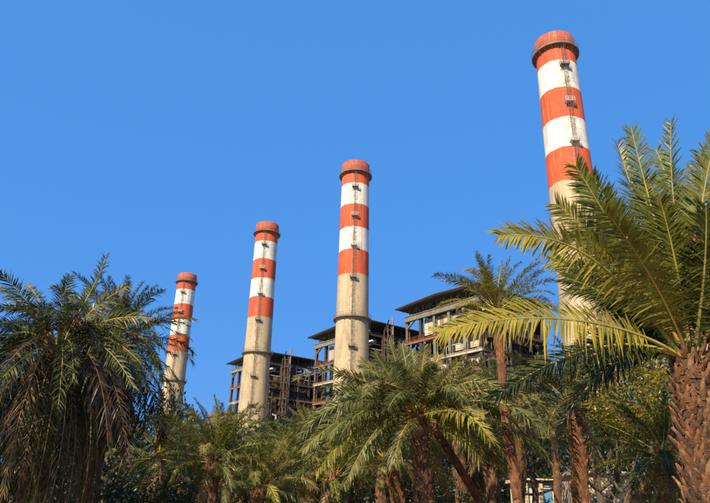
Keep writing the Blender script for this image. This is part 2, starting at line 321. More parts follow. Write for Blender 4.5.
# local frame: +x = along -DV (towards the viewer), +y = NV, z up; long lit side is y = 0, open end is x = 32
def make_boiler(seed=1):
    rng = random.Random(seed); root = empty('boiler_house')
    def part(name, mat, mb, parent=root): return mb.build(name, M[mat], parent)
    LX, LY = 31.0, 29.5
    colx = [3.0, 8.8, 14.6, 20.4, 26.0, 31.6]; coly = [.6, 7.6, 14.6, 21.6, 28.6]
    # roof: shallow pitched sheeting with wide eaves, purlins and trusses under it
    rf = MB()
    def sl(x): return 57.3 + .9 * (1 - abs((x - 17) / 17.5))
    xs = [-.6, 17.0, 33.4]
    for a, b in zip(xs, xs[1:]):
        i = len(rf.v)
        for y in (-1.6, 30.6):
            for x in (a, b):
                for dz in (-.10, .22): rf.v.append((x, y, sl(x)+dz))
        for q in ((0,2,6,4),(1,5,7,3),(0,1,3,2),(4,6,7,5),(0,4,5,1),(2,3,7,6)): rf.f.append(tuple(i+k for k in q)); rf.m.append(0)
    roof = part('roof', 'roofsheet', rf)
    for k in range(12):
        y = -1.3 + k*2.85; p = MB()
        p.bar((-.4, y, sl(-.4)-.26), (17, y, sl(17)-.26), .16, .3); p.bar((17, y, sl(17)-.26), (33.2, y, sl(33.2)-.26), .16, .3)
        part('purlin', 'steel', p, roof)
    for y in (1.6, 8.4, 15.2, 22.0, 28.8):
        t = MB(); zb = 54.4
        t.bar((2.6, y, zb), (32.0, y, zb), .3, .35)
        n = 10
        for k in range(n+1):
            x = 2.8 + (31.8-2.8)*k/n; t.bar((x, y, zb), (x, y, sl(x)-.4), .22)
            if k < n:
                x2 = 2.8 + (31.8-2.8)*(k+1)/n
                if k % 2: t.bar((x, y, sl(x)-.45), (x2, y, zb+.1), .16)
                else: t.bar((x, y, zb+.1), (x2, y, sl(x2)-.45), .16)
        part('roof_truss', 'steel' if y > 2 else 'greypaint', t, roof)
    # columns on the grid
    for x in colx:
        for y in coly:
            c = MB(); top = 54.0
            if x == 3.0 and y > 1: top = 46.5
            w_ = .95 if y < 1 else .7
            c.box(x-w_/2, x+w_/2, y-.1-w_/2, y-.1-w_/2+.12, 0, top); c.box(x-w_/2, x+w_/2, y-.1+w_/2-.12, y-.1+w_/2, 0, top); c.box(x-.1, x+.1, y-.1-w_/2+.12, y-.1+w_/2-.12, 0, top)
            part('column', 'greypaint' if (y < 1 and x < 27 and x > 9) else ('brownsteel' if rng.random() < .35 else 'steel'), c)
    # girder along the lit side, with haunch at the outer column
    g = MB(); g.box(2.4, 32.1, -.25, .25, 52.9, 54.25); g.box(2.4, 32.1, -.45, .45, 54.25, 54.45); g.box(2.4, 32.1, -.45, .45, 52.7, 52.9)
    part('eaves_girder', 'greypaint', g)
    h = MB(); h.bar((3.2, .1, 50.6), (6.4, .1, 52.8), .5, .5); part('knee_brace', 'greypaint', h)
    e = MB(); e.box(31.45, 31.75, .4, 29.2, 52.9, 54.1); part('end_girder', 'steel', e)
    # floors with edge beams and rails
    floors = [46.4, 40.0, 33.5, 27.0, 20.5, 14.0, 7.5]
    for k, z in enumerate(floors):
        f = MB(); f.box(7.9 if k == 0 else 3.5, 31.2, .5, 29.0, z, z+.22); fl = part('floor', 'slab', f)
        b = MB(); b.box(2.5, 32.1, -.22, .22, z-.75, z-.02); b.box(2.5, 32.1, -.4, .4, z-.02, z+.12); part('floor_edge_beam', 'rust' if k % 2 == 0 else 'cream', b, fl)
        b = MB(); b.box(31.9, 32.2, .6, 29.2, z-.7, z+.05); part('floor_edge_beam', 'brownsteel' if k % 2 else 'steel', b, fl)
        r = MB()
        for hh in (.55, 1.1): r.bar((2.6, -.3, z+hh), (32, -.3, z+hh), .07); r.bar((32.1, 0, z+hh), (32.1, 29, z+hh), .07)
        for q in range(16): r.bar((2.6+q*1.96, -.3, z), (2.6+q*1.96, -.3, z+1.1), .07)
        for q in range(15): r.bar((32.1, q*2.07, z), (32.1, q*2.07, z+1.1), .07)
        part('handrail', 'rust' if k % 2 == 0 else 'steel', r, fl)
        # mid-level catwalk on the open end
        b = MB(); b.box(31.3, 33.0, 2+3*(k % 2), 20+4*(k % 2), z-3.3, z-3.18)
        for hh in (.5, 1.0): b.bar((32.95, 2+3*(k % 2), z-3.2+hh), (32.95, 20+4*(k % 2), z-3.2+hh), .07)
        for q in range(9): yy = 2+3*(k % 2)+q*2.2; b.bar((32.95, yy, z-3.2), (32.95, yy, z-2.2), .07)
        part('catwalk', 'steel', b)
    # cladding panels, one by one, on the lit side
    for k, (z0, z1, cells) in enumerate([(47.6, 52.4, range(0, 12)), (41.4, 45.4, range(5, 14)), (34.8, 39.0, range(2, 14)), (28.3, 32.6, range(0, 14)), (21.8, 26.2, range(0, 14))]):
        for c in cells:
            x = 9.5 + c*1.58
            if rng.random() < .14 and k > 0: continue
            zt = z1 - (rng.uniform(0.3, 1.6) if rng.random() < .2 else 0); d = rng.uniform(0, .05); yy = 1.2 if k != 1 else 2.6
            p = MB(); p.box(x, x+1.52, yy+d, yy+.09+d, z0, zt)
            for q in range(4): p.box(x+.15+q*.38, x+.25+q*.38, yy-.05+d, yy-.001+d, z0, zt)
            part('cladding_panel', 'cream' if rng.random() < .85 else 'slab', p)
    # the boiler itself, hung inside, with stiffener bands
    bo = MB(); bo.box(12.5, 28.0, 8.6, 22.5, 9.0, 52.3)
    body = part('boiler_casing', 'steel', bo)
    for z in range(12, 50, 3):
        q = MB(); q.box(12.2, 28.3, 8.3, 22.8, z, z+.35); part('stiffener_band', 'brownsteel', q, body)
    q = MB(); q.box(8, 31, 29.2, 29.4, 6, 53.4); part('rear_cladding', 'roofsheet', q)
    q = MB(); q.box(8.0, 8.2, 3, 29.1, 6, 53.4); part('rear_cladding', 'roofsheet', q)
    dr = MB(); dr.tube([(10.5, 4.8, 51.5), (30.3, 4.8, 51.5)], 1.0, 16); dr.smooth = True; part('steam_drum', 'lagging', dr)
    # ducts, pipes and the stair tower at the open end
    d = MB(); d.box(28.6, 31.0, 9.5, 20.0, 36.0, 38.6); part('air_duct', 'rust', d)
    d = MB(); d.box(28.6, 31.1, 10.5, 13.5, 22.0, 36.0); part('air_duct', 'lagging', d)
    d = MB(); d.box(29.0, 31.0, 2.5, 6.5, 28.0, 45.5); part('air_duct', 'brownsteel', d)
    for k in range(16):
        y = rng.uniform(1.5, 28.0); z0 = rng.uniform(10, 30); z1 = z0+rng.uniform(12, 28); z1 = min(z1, 52); r_ = rng.choice((.18, .28, .4)); x = rng.uniform(29.0, 32.4)
        q = MB(); y2 = y+rng.uniform(-4, 4)
        q.tube([(x, y, z0), (x, y, z1-.8), (x, y+.3*(1 if y2 > y else -1), z1-.2), (x, y2, z1)], r_, 8); q.smooth = True
        part('pipe', rng.choice(('lagging', 'brownsteel', 'steel', 'rust')), q)
    for k in range(9):
        z = rng.uniform(28, 51); y = rng.uniform(2, 16); q = MB(); q.tube([(30.6, y, z), (30.6, y+rng.uniform(5, 11), z)], rng.choice((.2, .35)), 8); q.smooth = True
        part('pipe', rng.choice(('lagging', 'brownsteel', 'steel')), q)
    for k in range(7):
        z = rng.uniform(26, 50); x = rng.uniform(9, 22); q = MB(); q.tube([(x, .9, z-rng.uniform(3, 8)), (x, .9, z), (x+.5, .9, z+.4), (x+rng.uniform(3, 8), .9, z+.4)], rng.choice((.16, .26)), 8); q.smooth = True
        part('pipe', rng.choice(('lagging', 'brownsteel')), q)
    for k in range(14):     # lamps, tanks, cabinets and fans standing on the open decks
        z = rng.choice(floors)+.23; y = rng.uniform(1.5, 27); x = rng.uniform(28.3, 30.6); hh = rng.uniform(1.2, 3.2); q = MB()
        if k % 2: q.tube([(x, y, z), (x, y, z+hh*.8), (x, y, z+hh)], [.7, .7, .3], 12); q.smooth = True
        else: q.box(x, x+rng.uniform(.8, 1.6), y, y+rng.uniform(1, 2.8), z, z+hh)
        part('vessel' if k % 2 else 'cabinet', rng.choice(('lagging', 'rust', 'greypaint', 'brownsteel')), q)
    for k in range(18):
        z = rng.uniform(24, 53); y0 = rng.uniform(1, 18); q = MB(); q.box(31.0, 31.25, y0, y0+rng.uniform(4, 11), z, z+rng.uniform(.15, .4)); part('cable_tray', rng.choice(('steel', 'brownsteel', 'lagging', 'gallery')), q)
    # cross bracing in the end bays
    for k, (za, zb) in enumerate(zip(floors[1:], floors[:-1])):
        for j in range(4):
            if (k + j) % 2 == 0:
                q = MB(); q.bar((31.6, coly[j]+.4, za+.2), (31.6, coly[j+1]-.4, zb-.8), .3); q.bar((31.75, coly[j]+.4, zb-.8), (31.75, coly[j+1]-.4, za+.2), .3)
                part('cross_brace', 'brownsteel', q)
    # stair tower, poking through the roof
    stt = MB()
    for x, y in ((32.6, 7.2), (32.6, 8.8), (34.4, 7.2), (34.4, 8.8)): stt.bar((x, y, 0), (x, y, 56.6), .24)
    for k in range(18):
        z = 3.2*k+1; stt.bar((32.6, 7.2, z), (34.4, 7.2, z), .12); stt.bar((32.6, 8.8, z), (34.4, 8.8, z), .12); stt.bar((34.4, 7.2, z), (34.4, 8.8, z), .12)
        a, b = ((32.7, 7.7, z), (34.3, 7.7, z+3.2)) if k % 2 else ((34.3, 8.3, z), (32.7, 8.3, z+3.2)); stt.bar(a, b, .5, .1)
    part('stair_tower', 'brownsteel', stt)
    v = MB(); v.tube([(33.0, 10.6, 30), (33.0, 10.6, 60.2)], .42, 10); v.smooth = True; part('vent_pipe', 'gallery', v)
    return root
def place_boiler(o, u, lab):
    p = DV * (-u) + NV * 125.0; o.location = p; o.rotation_euler = (0, 0, math.atan2(-DV.y, -DV.x))
    tag(o, lab, 'boiler house', 'open steel boiler houses')
bl = make_boiler()
BL = [(-138.3, 'open steel boiler house with cream panels and dark roof, right of the middle stack'),
      (-186.7, 'dark roofed steel boiler house directly behind the second stack from right'),
      (-250.9, 'dark rusty open steel boiler house behind the third stack, farthest left'),
      (-74.0, 'steel boiler house glimpsed through the fronds right of the nearest stack')]
for i, (u, lab) in enumerate(BL): place_boiler(bl if i == 0 else copy_tree(bl), u, lab)

# low brown annex beyond the farthest boiler house
def annex():
    root = empty('annex_building', DV*268.0 + NV*125.0, math.atan2(-DV.y, -DV.x))
    MB().box(0, 22, 0, 18, 0, 35.6).build('wall', M['annex'], root)
    rf = MB(); rf.box(-.5, 22.5, -.5, 18.5, 35.6, 36.1); p = rf.build('roof', M['brownsteel'], root)
    q = MB(); q.box(-.5, 22.5, -.5, -.3, 36.1, 36.9); q.build('parapet', M['annex'], p)
    for k in range(7):
        for z in (30.5, 24.5):
            f = MB(); f.box(1.2+k*3, 2.9+k*3, -.09, .05, z, z+2.4); wn = f.build('window', M['darkglass'], root)
            f = MB(); f.box(1.0+k*3, 3.1+k*3, -.2, -.001, z-.25, z-.02); f.build('sill', M['slab'], wn)
    tag(root, 'low brown flat roofed building left of the farthest boiler house', 'building')
annex()

# ---------------------------------------------------------------- palms
def frond_geom(mb, pts, L, rng, leaf_len=.38, npair=46, width=.030, vee=30, droop=.25, roll=0.0, start=.16, r0=.026, up=Vector((0, 0, 1)), ragged=.0, seg=3, sweep=(64, 36), g=None, face=None, ff=0.0, mess=1.0):
    """rachis tube (slot 1) along pts and two rows of folded leaflets (slot 0)"""
    K = len(pts); g = g or Vector((0, 0, -1))
    rad = [r0*(1-.86*(k/(K-1))**.8) for k in range(K)]; rad[0] *= 1.5
    mb.tube(pts, rad, 5, 1, False)
    def P(s):
        f = s*(K-1); i = min(int(f), K-2); t = f-i; return pts[i].lerp(pts[i+1], t), (pts[min(i+1, K-1)]-pts[max(i, 0)]).normalized()
    for side in (-1, 1):
        for k in range(npair):
            s = start + (1-start)*(k+rng.uniform(.1, .9))/npair
            if ragged and rng.random() < ragged: continue
            p, T = P(min(s, .995)); q = (s-start)/(1-start)
            Sd = T.cross(up)
            if Sd.length < .05: Sd = Vector((0, 1, 0))
            Sd.normalize(); Nn = Sd.cross(T).normalized()
            if face is not None:
                Nn = Nn*(1-ff) + face*ff; Nn = (Nn - T*Nn.dot(T)).normalized(); Sd = T.cross(Nn).normalized()
            Sd.rotate(Quaternion(T, roll)); Nn.rotate(Quaternion(T, roll))
            prof = (.45+.55*min(1, q/.22)) * (1-.55*max(0, (q-.45)/.55)**1.4)
            ll = leaf_len*prof*rng.uniform(.85, 1.1)
            a = R(sweep[0]+(sweep[1]-sweep[0])*q + mess*rng.uniform(-13, 13)); v = R(vee*(1+mess*(rng.choice((-.3, .6, 1.0, 1.7))-1)) + mess*rng.uniform(-14, 14))
            D = (T*math.cos(a) + (Sd*side*math.cos(v) + Nn*math.sin(v))*math.sin(a)).normalized()
            W = D.cross(Nn*math.cos(v)-Sd*side*math.sin(v)).normalized()
            dk = droop*rng.uniform(.2, 1.9) if rng.random() > .06 else droop+.45; tw = mess*rng.uniform(-.9, .9); W.rotate(Quaternion(D, tw)); w_ = width*rng.uniform(.8, 1.15)
            i = len(mb.v); st = (0, .3, .68, 1.0) if seg == 3 else (0, .45, 1.0); ww = (.55, 1.0, .72, 0) if seg == 3 else (.6, 1.0, 0)
            for t, wf in zip(st, ww):
                c = p + D*(ll*t) + g*(dk*ll*t*t)
                if wf > 0: mb.v += [tuple(c - W*(w_*wf/2)), tuple(c + W*(w_*wf/2))]
                else: mb.v.append(tuple(c))
            for q_ in range(len(st)-2): mb.f.append((i+2*q_, i+2*q_+1, i+2*q_+3, i+2*q_+2)); mb.m.append(0)
            e = i+2*(len(st)-2); mb.f.append((e, e+1, e+2)); mb.m.append(0)
def arc_pts(L, bend, power=1.3, n=14, e0=0.0, side=0.0):
    pts = [Vector((0, 0, 0))]; ds = L/n
    for k in range(n):
        s = (k+.5)/n; th = e0 - bend*s**power; ph = side*s
        pts.append(pts[-1] + Vector((math.cos(th)*math.cos(ph), math.cos(th)*math.sin(ph), math.sin(th)))*ds)
    return pts
# shared frond meshes, unit length 1, by kind: nominal elevation at the base and bend
FR = {}
def frond_lib():
    rng = random.Random(77)
    spec = {'erect': (72, 26, .125, 34, .12), 'arch': (42, 50, .13, 30, .2), 'spread': (12, 60, .125, 22, .4), 'hang': (-25, 52, .12, 10, .6)}
    for kind, (el, bd, ll, vee, dr) in spec.items():
        FR[kind] = []
        for q in range(5):
            e0 = R(el); mb = MB(); bend = R(bd + rng.uniform(-14, 18))
            pts = arc_pts(1.0, bend, rng.uniform(1.8, 2.6), 12, e0, rng.uniform(-.25, .25))
            frond_geom(mb, pts, 1.0, rng, ll*rng.uniform(.9, 1.15)*1.05, 92, .0092, vee, dr, rng.uniform(-.3, .3), .15, .0085, ragged=.03 if kind != 'hang' else .12, seg=2)
            FR[kind].append(mb)
frond_lib()
FRM = {}
def frond_mesh(kind, q, leaf, rach):
    k = (kind, q, leaf, rach)
    if k not in FRM: FRM[k] = FR[kind][q].mesh('frond', [M[leaf], M[rach]])
    return FRM[k]
EL = {'erect': 72, 'arch': 42, 'spread': 12, 'hang': -25}
def add_fronds(root, c, n, L, rng, emax=82, emin=-35, green=('leaf_grey',), dead='leaf_dead', skirt=8, start_az=0, name='frond', skl=.8, fat=1.0):
    """n live fronds round the crown point c (local), then a skirt of dead ones"""
    for k in range(n+skirt):
        live = k < n; t = (k+.5)/n if live else 1
        az = start_az + k*2.39996 + rng.uniform(-.25, .25)
        el = emax - (emax-emin)*t**1.1 + rng.uniform(-7, 7) if live else rng.uniform(-78, -38)
        kind = 'erect' if el > 58 else 'arch' if el > 26 else 'spread' if el > -8 else 'hang'
        leaf = rng.choice(green) if live else dead
        if live and el < -12 and rng.random() < .55: leaf = dead
        o = bpy.data.objects.new(name if leaf != dead else 'dry_frond', frond_mesh(kind, rng.randrange(5), leaf, 'rachis' if live and leaf != dead else 'rachis_brown'))
        l = L*rng.uniform(.82, 1.08)*(.66+.34*min(1, t*2.5)) * (1 if live else skl)
        Rm = Euler((rng.uniform(-.45, .45), 0, 0)).to_matrix(); Rm = Euler((0, -R(el-EL[kind]), 0)).to_matrix() @ Rm; Rm = Euler((0, 0, az)).to_matrix() @ Rm
        off = Vector((math.cos(az), math.sin(az), 0))*.10*min(1, t*2+.2)
        o.matrix_local = Matrix.Translation(Vector(c)+off+Vector((0, 0, .25*(1-t)-.1))) @ Rm.to_4x4() @ Matrix.Diagonal((l, l*fat, l, 1))
        o.parent = root; link(o)
def trunk_mesh(path, r0, r1, rng, per=9, dz=.11, out=.5, mat='boot', flare=True):
    """tapered stem wrapped in a spiral of cut leaf bases, each a small wedge"""
    mb = MB(); n = len(path); rad = [r0+(r1-r0)*k/(n-1) for k in range(n)]
    if flare: rad[0] *= 1.25
    mb.tube(path, rad, 12, 0)
    Ls = [0]
    for a, b in zip(path, path[1:]): Ls.append(Ls[-1]+(b-a).length)
    tot = Ls[-1]; cnt = int(tot/dz*per)
    for k in range(cnt):
        s = tot*(k+.5)/cnt; i = max(j for j in range(n) if Ls[j] <= s); i = min(i, n-2); t = (s-Ls[i])/(Ls[i+1]-Ls[i])
        p = path[i].lerp(path[i+1], t); T = (path[i+1]-path[i]).normalized(); r = rad[i]+(rad[i+1]-rad[i])*t
        th = k*2.39996 + rng.uniform(-.12, .12); a = Vector((math.cos(th), math.sin(th), 0)); a = (a-T*a.dot(T)).normalized(); b = T.cross(a)
        w_ = 2*math.pi*r/per*.62*rng.uniform(.8, 1.2); h = dz*per/5.2*rng.uniform(.8, 1.25); o = r*out*rng.uniform(.25, .5)
        q = len(mb.v); base = p + a*(r*.93); tip = p + a*(r+o) + T*h + b*rng.uniform(-.02, .02)
        mb.v += [tuple(base-b*w_/2-T*h*.4), tuple(base+b*w_/2-T*h*.4), tuple(tip+b*w_*.36), tuple(tip-b*w_*.36), tuple(base-b*w_*.4+T*h*.75), tuple(base+b*w_*.4+T*h*.75)]
        for f in ((0, 1, 2, 3), (3, 2, 5, 4), (0, 3, 4), (1, 5, 2)): mb.f.append(tuple(q+j for j in f)); mb.m.append(1)
    return mb.mesh('trunk', [M['fibre'], M[mat]])
def palm(px, py, Y, L, label, n=34, skirt=8, seed=1, tr=.2, skl=.8, fat=1.0, foot=None, green=('leaf_grey', 'leaf_pale'), dead='leaf_dead', emax=84, emin=-8, bootmat='boot', lean=0, name='date_palm', group='palms in the grove'):
    rng = random.Random(seed); c = at(px, py, Y)
    base = Vector((c.x+lean, c.y, 0)) if foot is None else Vector((at(foot[0], foot[1], Y).x, Y, 0))
    if foot is not None:      # carry the line through crown and foot pixel down to the ground
        f = at(foot[0], foot[1], Y); k = c.z/max(.3, (c.z-f.z)); base = c + (f-c)*k; base.z = 0
    root = empty(name, base); tag(root, label, 'palm tree', group)
    cl = c-base; path = []
    for k in range(13):
        t = k/12; path.append(Vector((cl.x*t + .12*math.sin(t*3.1)*rng.uniform(.6, 1)*(1 if seed % 2 else -1), cl.y*t, cl.z*t)))
    path[-1] = cl.copy(); path[0] = Vector((0, 0, -.1))
    t = bpy.data.objects.new('trunk', trunk_mesh(path, tr*1.12, tr, rng, mat=bootmat)); t.parent = root; link(t)
    add_fronds(root, cl, n, L, rng, emax, emin, green, dead, skirt, rng.uniform(0, 6), skl=skl, fat=fat)
    return root
def hero_frond(root, base, ctl, tip, style, rng, leaf='leaf_bright', rach='rachis', leaf_len=.36, npair=50, width=.03, vee=28, droop=.25, roll=0.0, r0=.03, name='frond', ragged=.02, ff=0.0, mess=1.0):
    o0 = root.location; pts = []
    n = 18; cps = [base]+list(ctl)+[tip]
    def bz(ps, t):
        ps = list(ps)
        while len(ps) > 1: ps = [a.lerp(b, t) for a, b in zip(ps, ps[1:])]
        return ps[0]
    pts = [bz(cps, k/n) - o0 for k in range(n+1)]; L = sum((b-a).length for a, b in zip(pts, pts[1:]))
    mb = MB(); frond_geom(mb, pts, L, rng, leaf_len, npair, width, vee, droop, roll, .2, r0, ragged=ragged, face=(-base.normalized() if ff else None), ff=ff, mess=mess)
    mb.build(name, [M[leaf], M[rach]], root)

# ---- right foreground palm
def right_palm():
    rng = random.Random(11); Y = 8.6; c = at(691, 362, Y); foot = at(708, 503, Y); k = c.z/(c.z-foot.z); base = c+(foot-c)*k; base.z = 0
    root = empty('date_palm', base); tag(root, 'large foreground palm at right edge with rough orange brown trunk and huge arching fronds', 'palm tree', 'palms in the grove')
    cl = c-base; path = [cl*(k/10) for k in range(11)]; path[0] = Vector((0, 0, -.1))
    tm = MB(); tm.tube(path, [.27-.005*k for k in range(11)], 16, 0); tm.smooth = True; tm.build('trunk', M['fibre'], root)
    # cut leaf bases, each a part: stubs pointing up and outward in spirals
    ms = []
    for q in range(6):
        mb = MB(); l = rng.uniform(.18, .33); w_ = rng.uniform(.12, .17); h = .03
        rows = [(0, 1.0, 1.0), (.3, .74, .95), (.7, .42, .75), (1.0, rng.uniform(.2, .4), .4)]
        for t, wf, hf in rows:
            bend = .10*t*t*l*4; j = rng.uniform(-.018, .018)*(1+t)
            e_ = rng.uniform(-.03, .03) if t == 1 else 0
            mb.v += [(t*l+e_, -w_*wf/2+j, bend*.3), (t*l, -w_*wf*.22+j, h*hf+bend*.3), (t*l, w_*wf*.22+j, h*hf+bend*.3), (t*l, w_*wf/2+j, bend*.3), (t*l, j, -h*.7*hf+bend*.3)]
        for r_ in range(3):
            for e in range(5): a = r_*5; mb.f.append((a+e, a+(e+1) % 5, a+5+(e+1) % 5, a+5+e)); mb.m.append(0)
        mb.f.append((15, 16, 17, 18, 19)); mb.m.append(0)
        ms.append(mb.mesh('leaf_base', M[('boot', 'boot_red')[q % 2]]))
    tot = cl.length; cnt = 295; T = cl.normalized()
    for k in range(cnt):
        s = tot*.10 + tot*.93*(k+.5)/cnt; th = k*2.39996+rng.uniform(-.1, .1); p = T*s; r = .225
        a = Vector((math.cos(th), math.sin(th), 0)); a = (a-T*a.dot(T)).normalized()
        o = bpy.data.objects.new('leaf_base', ms[rng.randrange(6)]); el = R(rng.uniform(42, 72)) if s < tot*.8 else R(rng.uniform(50, 80))
        X = (a*math.cos(el)+T*math.sin(el)).normalized(); Yv = T.cross(a).normalized(); Yv.rotate(Quaternion(a, rng.uniform(-.5, .5))); Zv = X.cross(Yv).normalized(); Yv = Zv.cross(X)
        m = Matrix((X, Yv, Zv)).transposed().to_4x4(); m.translation = p+a*r; sc = rng.uniform(.65, 1.1); m = m @ Matrix.Diagonal((sc, sc, sc, 1))
        o.parent = root; o.matrix_local = m; link(o)
    fb = MB()            # shaggy fibre between the leaf bases
    for k in range(1500):
        s_ = tot*rng.uniform(.05, 1.02); th = rng.uniform(0, 6.283); a = Vector((math.cos(th), math.sin(th), 0)); b_ = T.cross(a).normalized()
        p = T*s_+a*.235; e = p+a*rng.uniform(.03, .11)+T*rng.uniform(-.08, .12)+b_*rng.uniform(-.09, .09); w2 = b_*rng.uniform(.004, .012)+T*rng.uniform(-.006, .006)
        i = len(fb.v); fb.v += [tuple(p-w2), tuple(p+w2), tuple(e)]; fb.f.append((i, i+1, i+2)); fb.m.append(0)
    fo = fb.build('fibre', M['boot'], root); fo['kind'] = 'stuff'
    C = lambda x, y, Yv: at(x, y, Yv)
    G, D, Yl, DD = 'leaf_bright', 'leaf_dark', 'leaf_yellow', 'leaf_dead'
    # (control pixels with distance ..., tip pixel with distance, leaf, roll, leaflet length, vee)
    F = [([(655, 300, 8.4), (612, 225, 8.2)], (576, 166, 8.0), G, .75, .56, 14),
         ([(648, 318, 8.3), (600, 235, 7.6), (545, 232, 7.3)], (499, 236, 7.1), 'leaf_yellow', .75, .52, 16),
         ([(640, 326, 8.2), (575, 312, 7.6), (505, 312, 7.2)], (440, 332, 7.0), Yl, .62, .50, 12),
         ([(675, 290, 8.6), (648, 200, 8.6)], (631, 128, 8.6), G, .8, .50, 22),
         ([(668, 300, 8.9), (640, 215, 9.1)], (617, 143, 9.1), G, .6, .50, 24),
         ([(686, 290, 8.7), (668, 200, 8.8)], (671, 122, 8.7), G, .5, .46, 30),
         ([(694, 290, 8.5), (696, 205, 8.3)], (716, 138, 8.1), G, .8, .60, 16),
         ([(708, 290, 8.3), (735, 215, 8.0)], (772, 170, 7.7), G, .6, .58, 20),
         ([(712, 310, 8.4), (760, 260, 8.0)], (820, 262, 7.6), G, .4, .55, 25),
         ([(714, 340, 8.4), (780, 320, 8.2)], (830, 370, 7.9), D, .4, .5, 20),
         ([(690, 250, 8.4), (688, 190, 8.2), (722, 200, 8.0)], (738, 290, 7.9), DD, .5, .44, 10),
         ([(645, 335, 8.4), (578, 336, 8.0)], (497, 396, 7.8), D, .5, .48, 10),
         ([(650, 345, 8.8), (605, 350, 8.8)], (560, 425, 8.8), D, .4, .44, 10),
         ([(660, 315, 9.3), (615, 262, 9.9)], (572, 232, 10.4), D, .5, .52, 20),
         ([(664, 318, 9.2), (626, 285, 10.0)], (566, 292, 10.8), D, .5, .5, 18),
         ([(680, 290, 9.3), (665, 225, 10.0)], (648, 176, 10.4), D, .6, .52, 24),
         ([(692, 290, 9.4), (694, 220, 10.2)], (690, 165, 10.9), G, .7, .56, 22),
         ([(702, 295, 9.2), (722, 240, 10.0)], (742, 200, 10.6), D, .7, .56, 22),
         ([(660, 335, 9.2), (620, 318, 10.0)], (585, 352, 10.9), D, .4, .46, 15),
         ([(705, 325, 9.3), (740, 300, 10.2)], (775, 320, 11.0), D, .4, .5, 15),
         ([(676, 318, 8.2), (640, 252, 7.6)], (606, 212, 7.2), G, .8, .5, 14),
         ([(700, 312, 8.1), (708, 262, 7.7)], (706, 206, 7.5), D, .7, .5, 20),
         ([(682, 310, 8.6), (660, 250, 8.6)], (640, 182, 8.9), D, .7, .5, 22),
         ([(698, 310, 8.9), (690, 250, 9.2)], (676, 190, 9.6), G, .7, .5, 22),
         ([(670, 312, 9.0), (640, 262, 9.4)], (606, 190, 9.8), D, .7, .54, 18),
         ([(700, 320, 9.0), (716, 268, 9.2)], (728, 226, 9.4), DD, .6, .44, 20),
         ([(672, 330, 8.9), (636, 296, 9.2)], (604, 304, 9.5), DD, .4, .4, 8),
         ([(652, 305, 8.7), (606, 240, 8.7)], (556, 204, 8.6), G, .7, .56, 14),
         ([(660, 300, 9.1), (622, 225, 9.3)], (592, 176, 9.4), D, .7, .56, 18),
         ([(650, 318, 9.0), (600, 268, 9.2)], (552, 262, 9.4), G, .6, .52, 16),
         ([(690, 290, 9.0), (684, 215, 9.2)], (656, 150, 9.4), G, .7, .54, 22),
         ([(700, 290, 8.9), (706, 215, 9.0)], (700, 152, 9.2), D, .8, .56, 20),
         ([(684, 300, 8.2), (672, 240, 7.9)], (660, 200, 7.7), G, .8, .5, 22),
         ([(666, 312, 8.4), (630, 270, 8.2)], (588, 240, 8.0), G, .7, .54, 16),
         ([(704, 300, 8.6), (722, 240, 8.5)], (736, 176, 8.4), G, .8, .58, 18),
         ([(654, 325, 8.8), (610, 290, 8.9)], (566, 278, 9.0), D, .6, .5, 14),
         ([(656, 338, 8.7), (622, 320, 8.6)], (590, 372, 8.5), D, .5, .44, 12),
         ([(716, 350, 9.0), (750, 350, 9.4)], (770, 420, 9.6), D, .3, .4, 10)]
    for k, (ct, tp, leaf, ff, ll, vee) in enumerate(F):
        cc = [C(*q) for q in ct]; d = (cc[0]-c).normalized(); b = c + Vector((d.x, d.y, 0))*.13 + Vector((0, 0, .02))
        dead = leaf == DD
        hero_frond(root, b, cc, C(*tp), '', rng, leaf, 'rachis_brown' if dead else 'rachis', ll, 104, .028, vee, .2 if not dead else .7, rng.uniform(-.15, .15), .034, 'dry_frond' if dead else 'frond', .02 if not dead else .15, ff, .6 if not dead else 1.0)
right_palm()

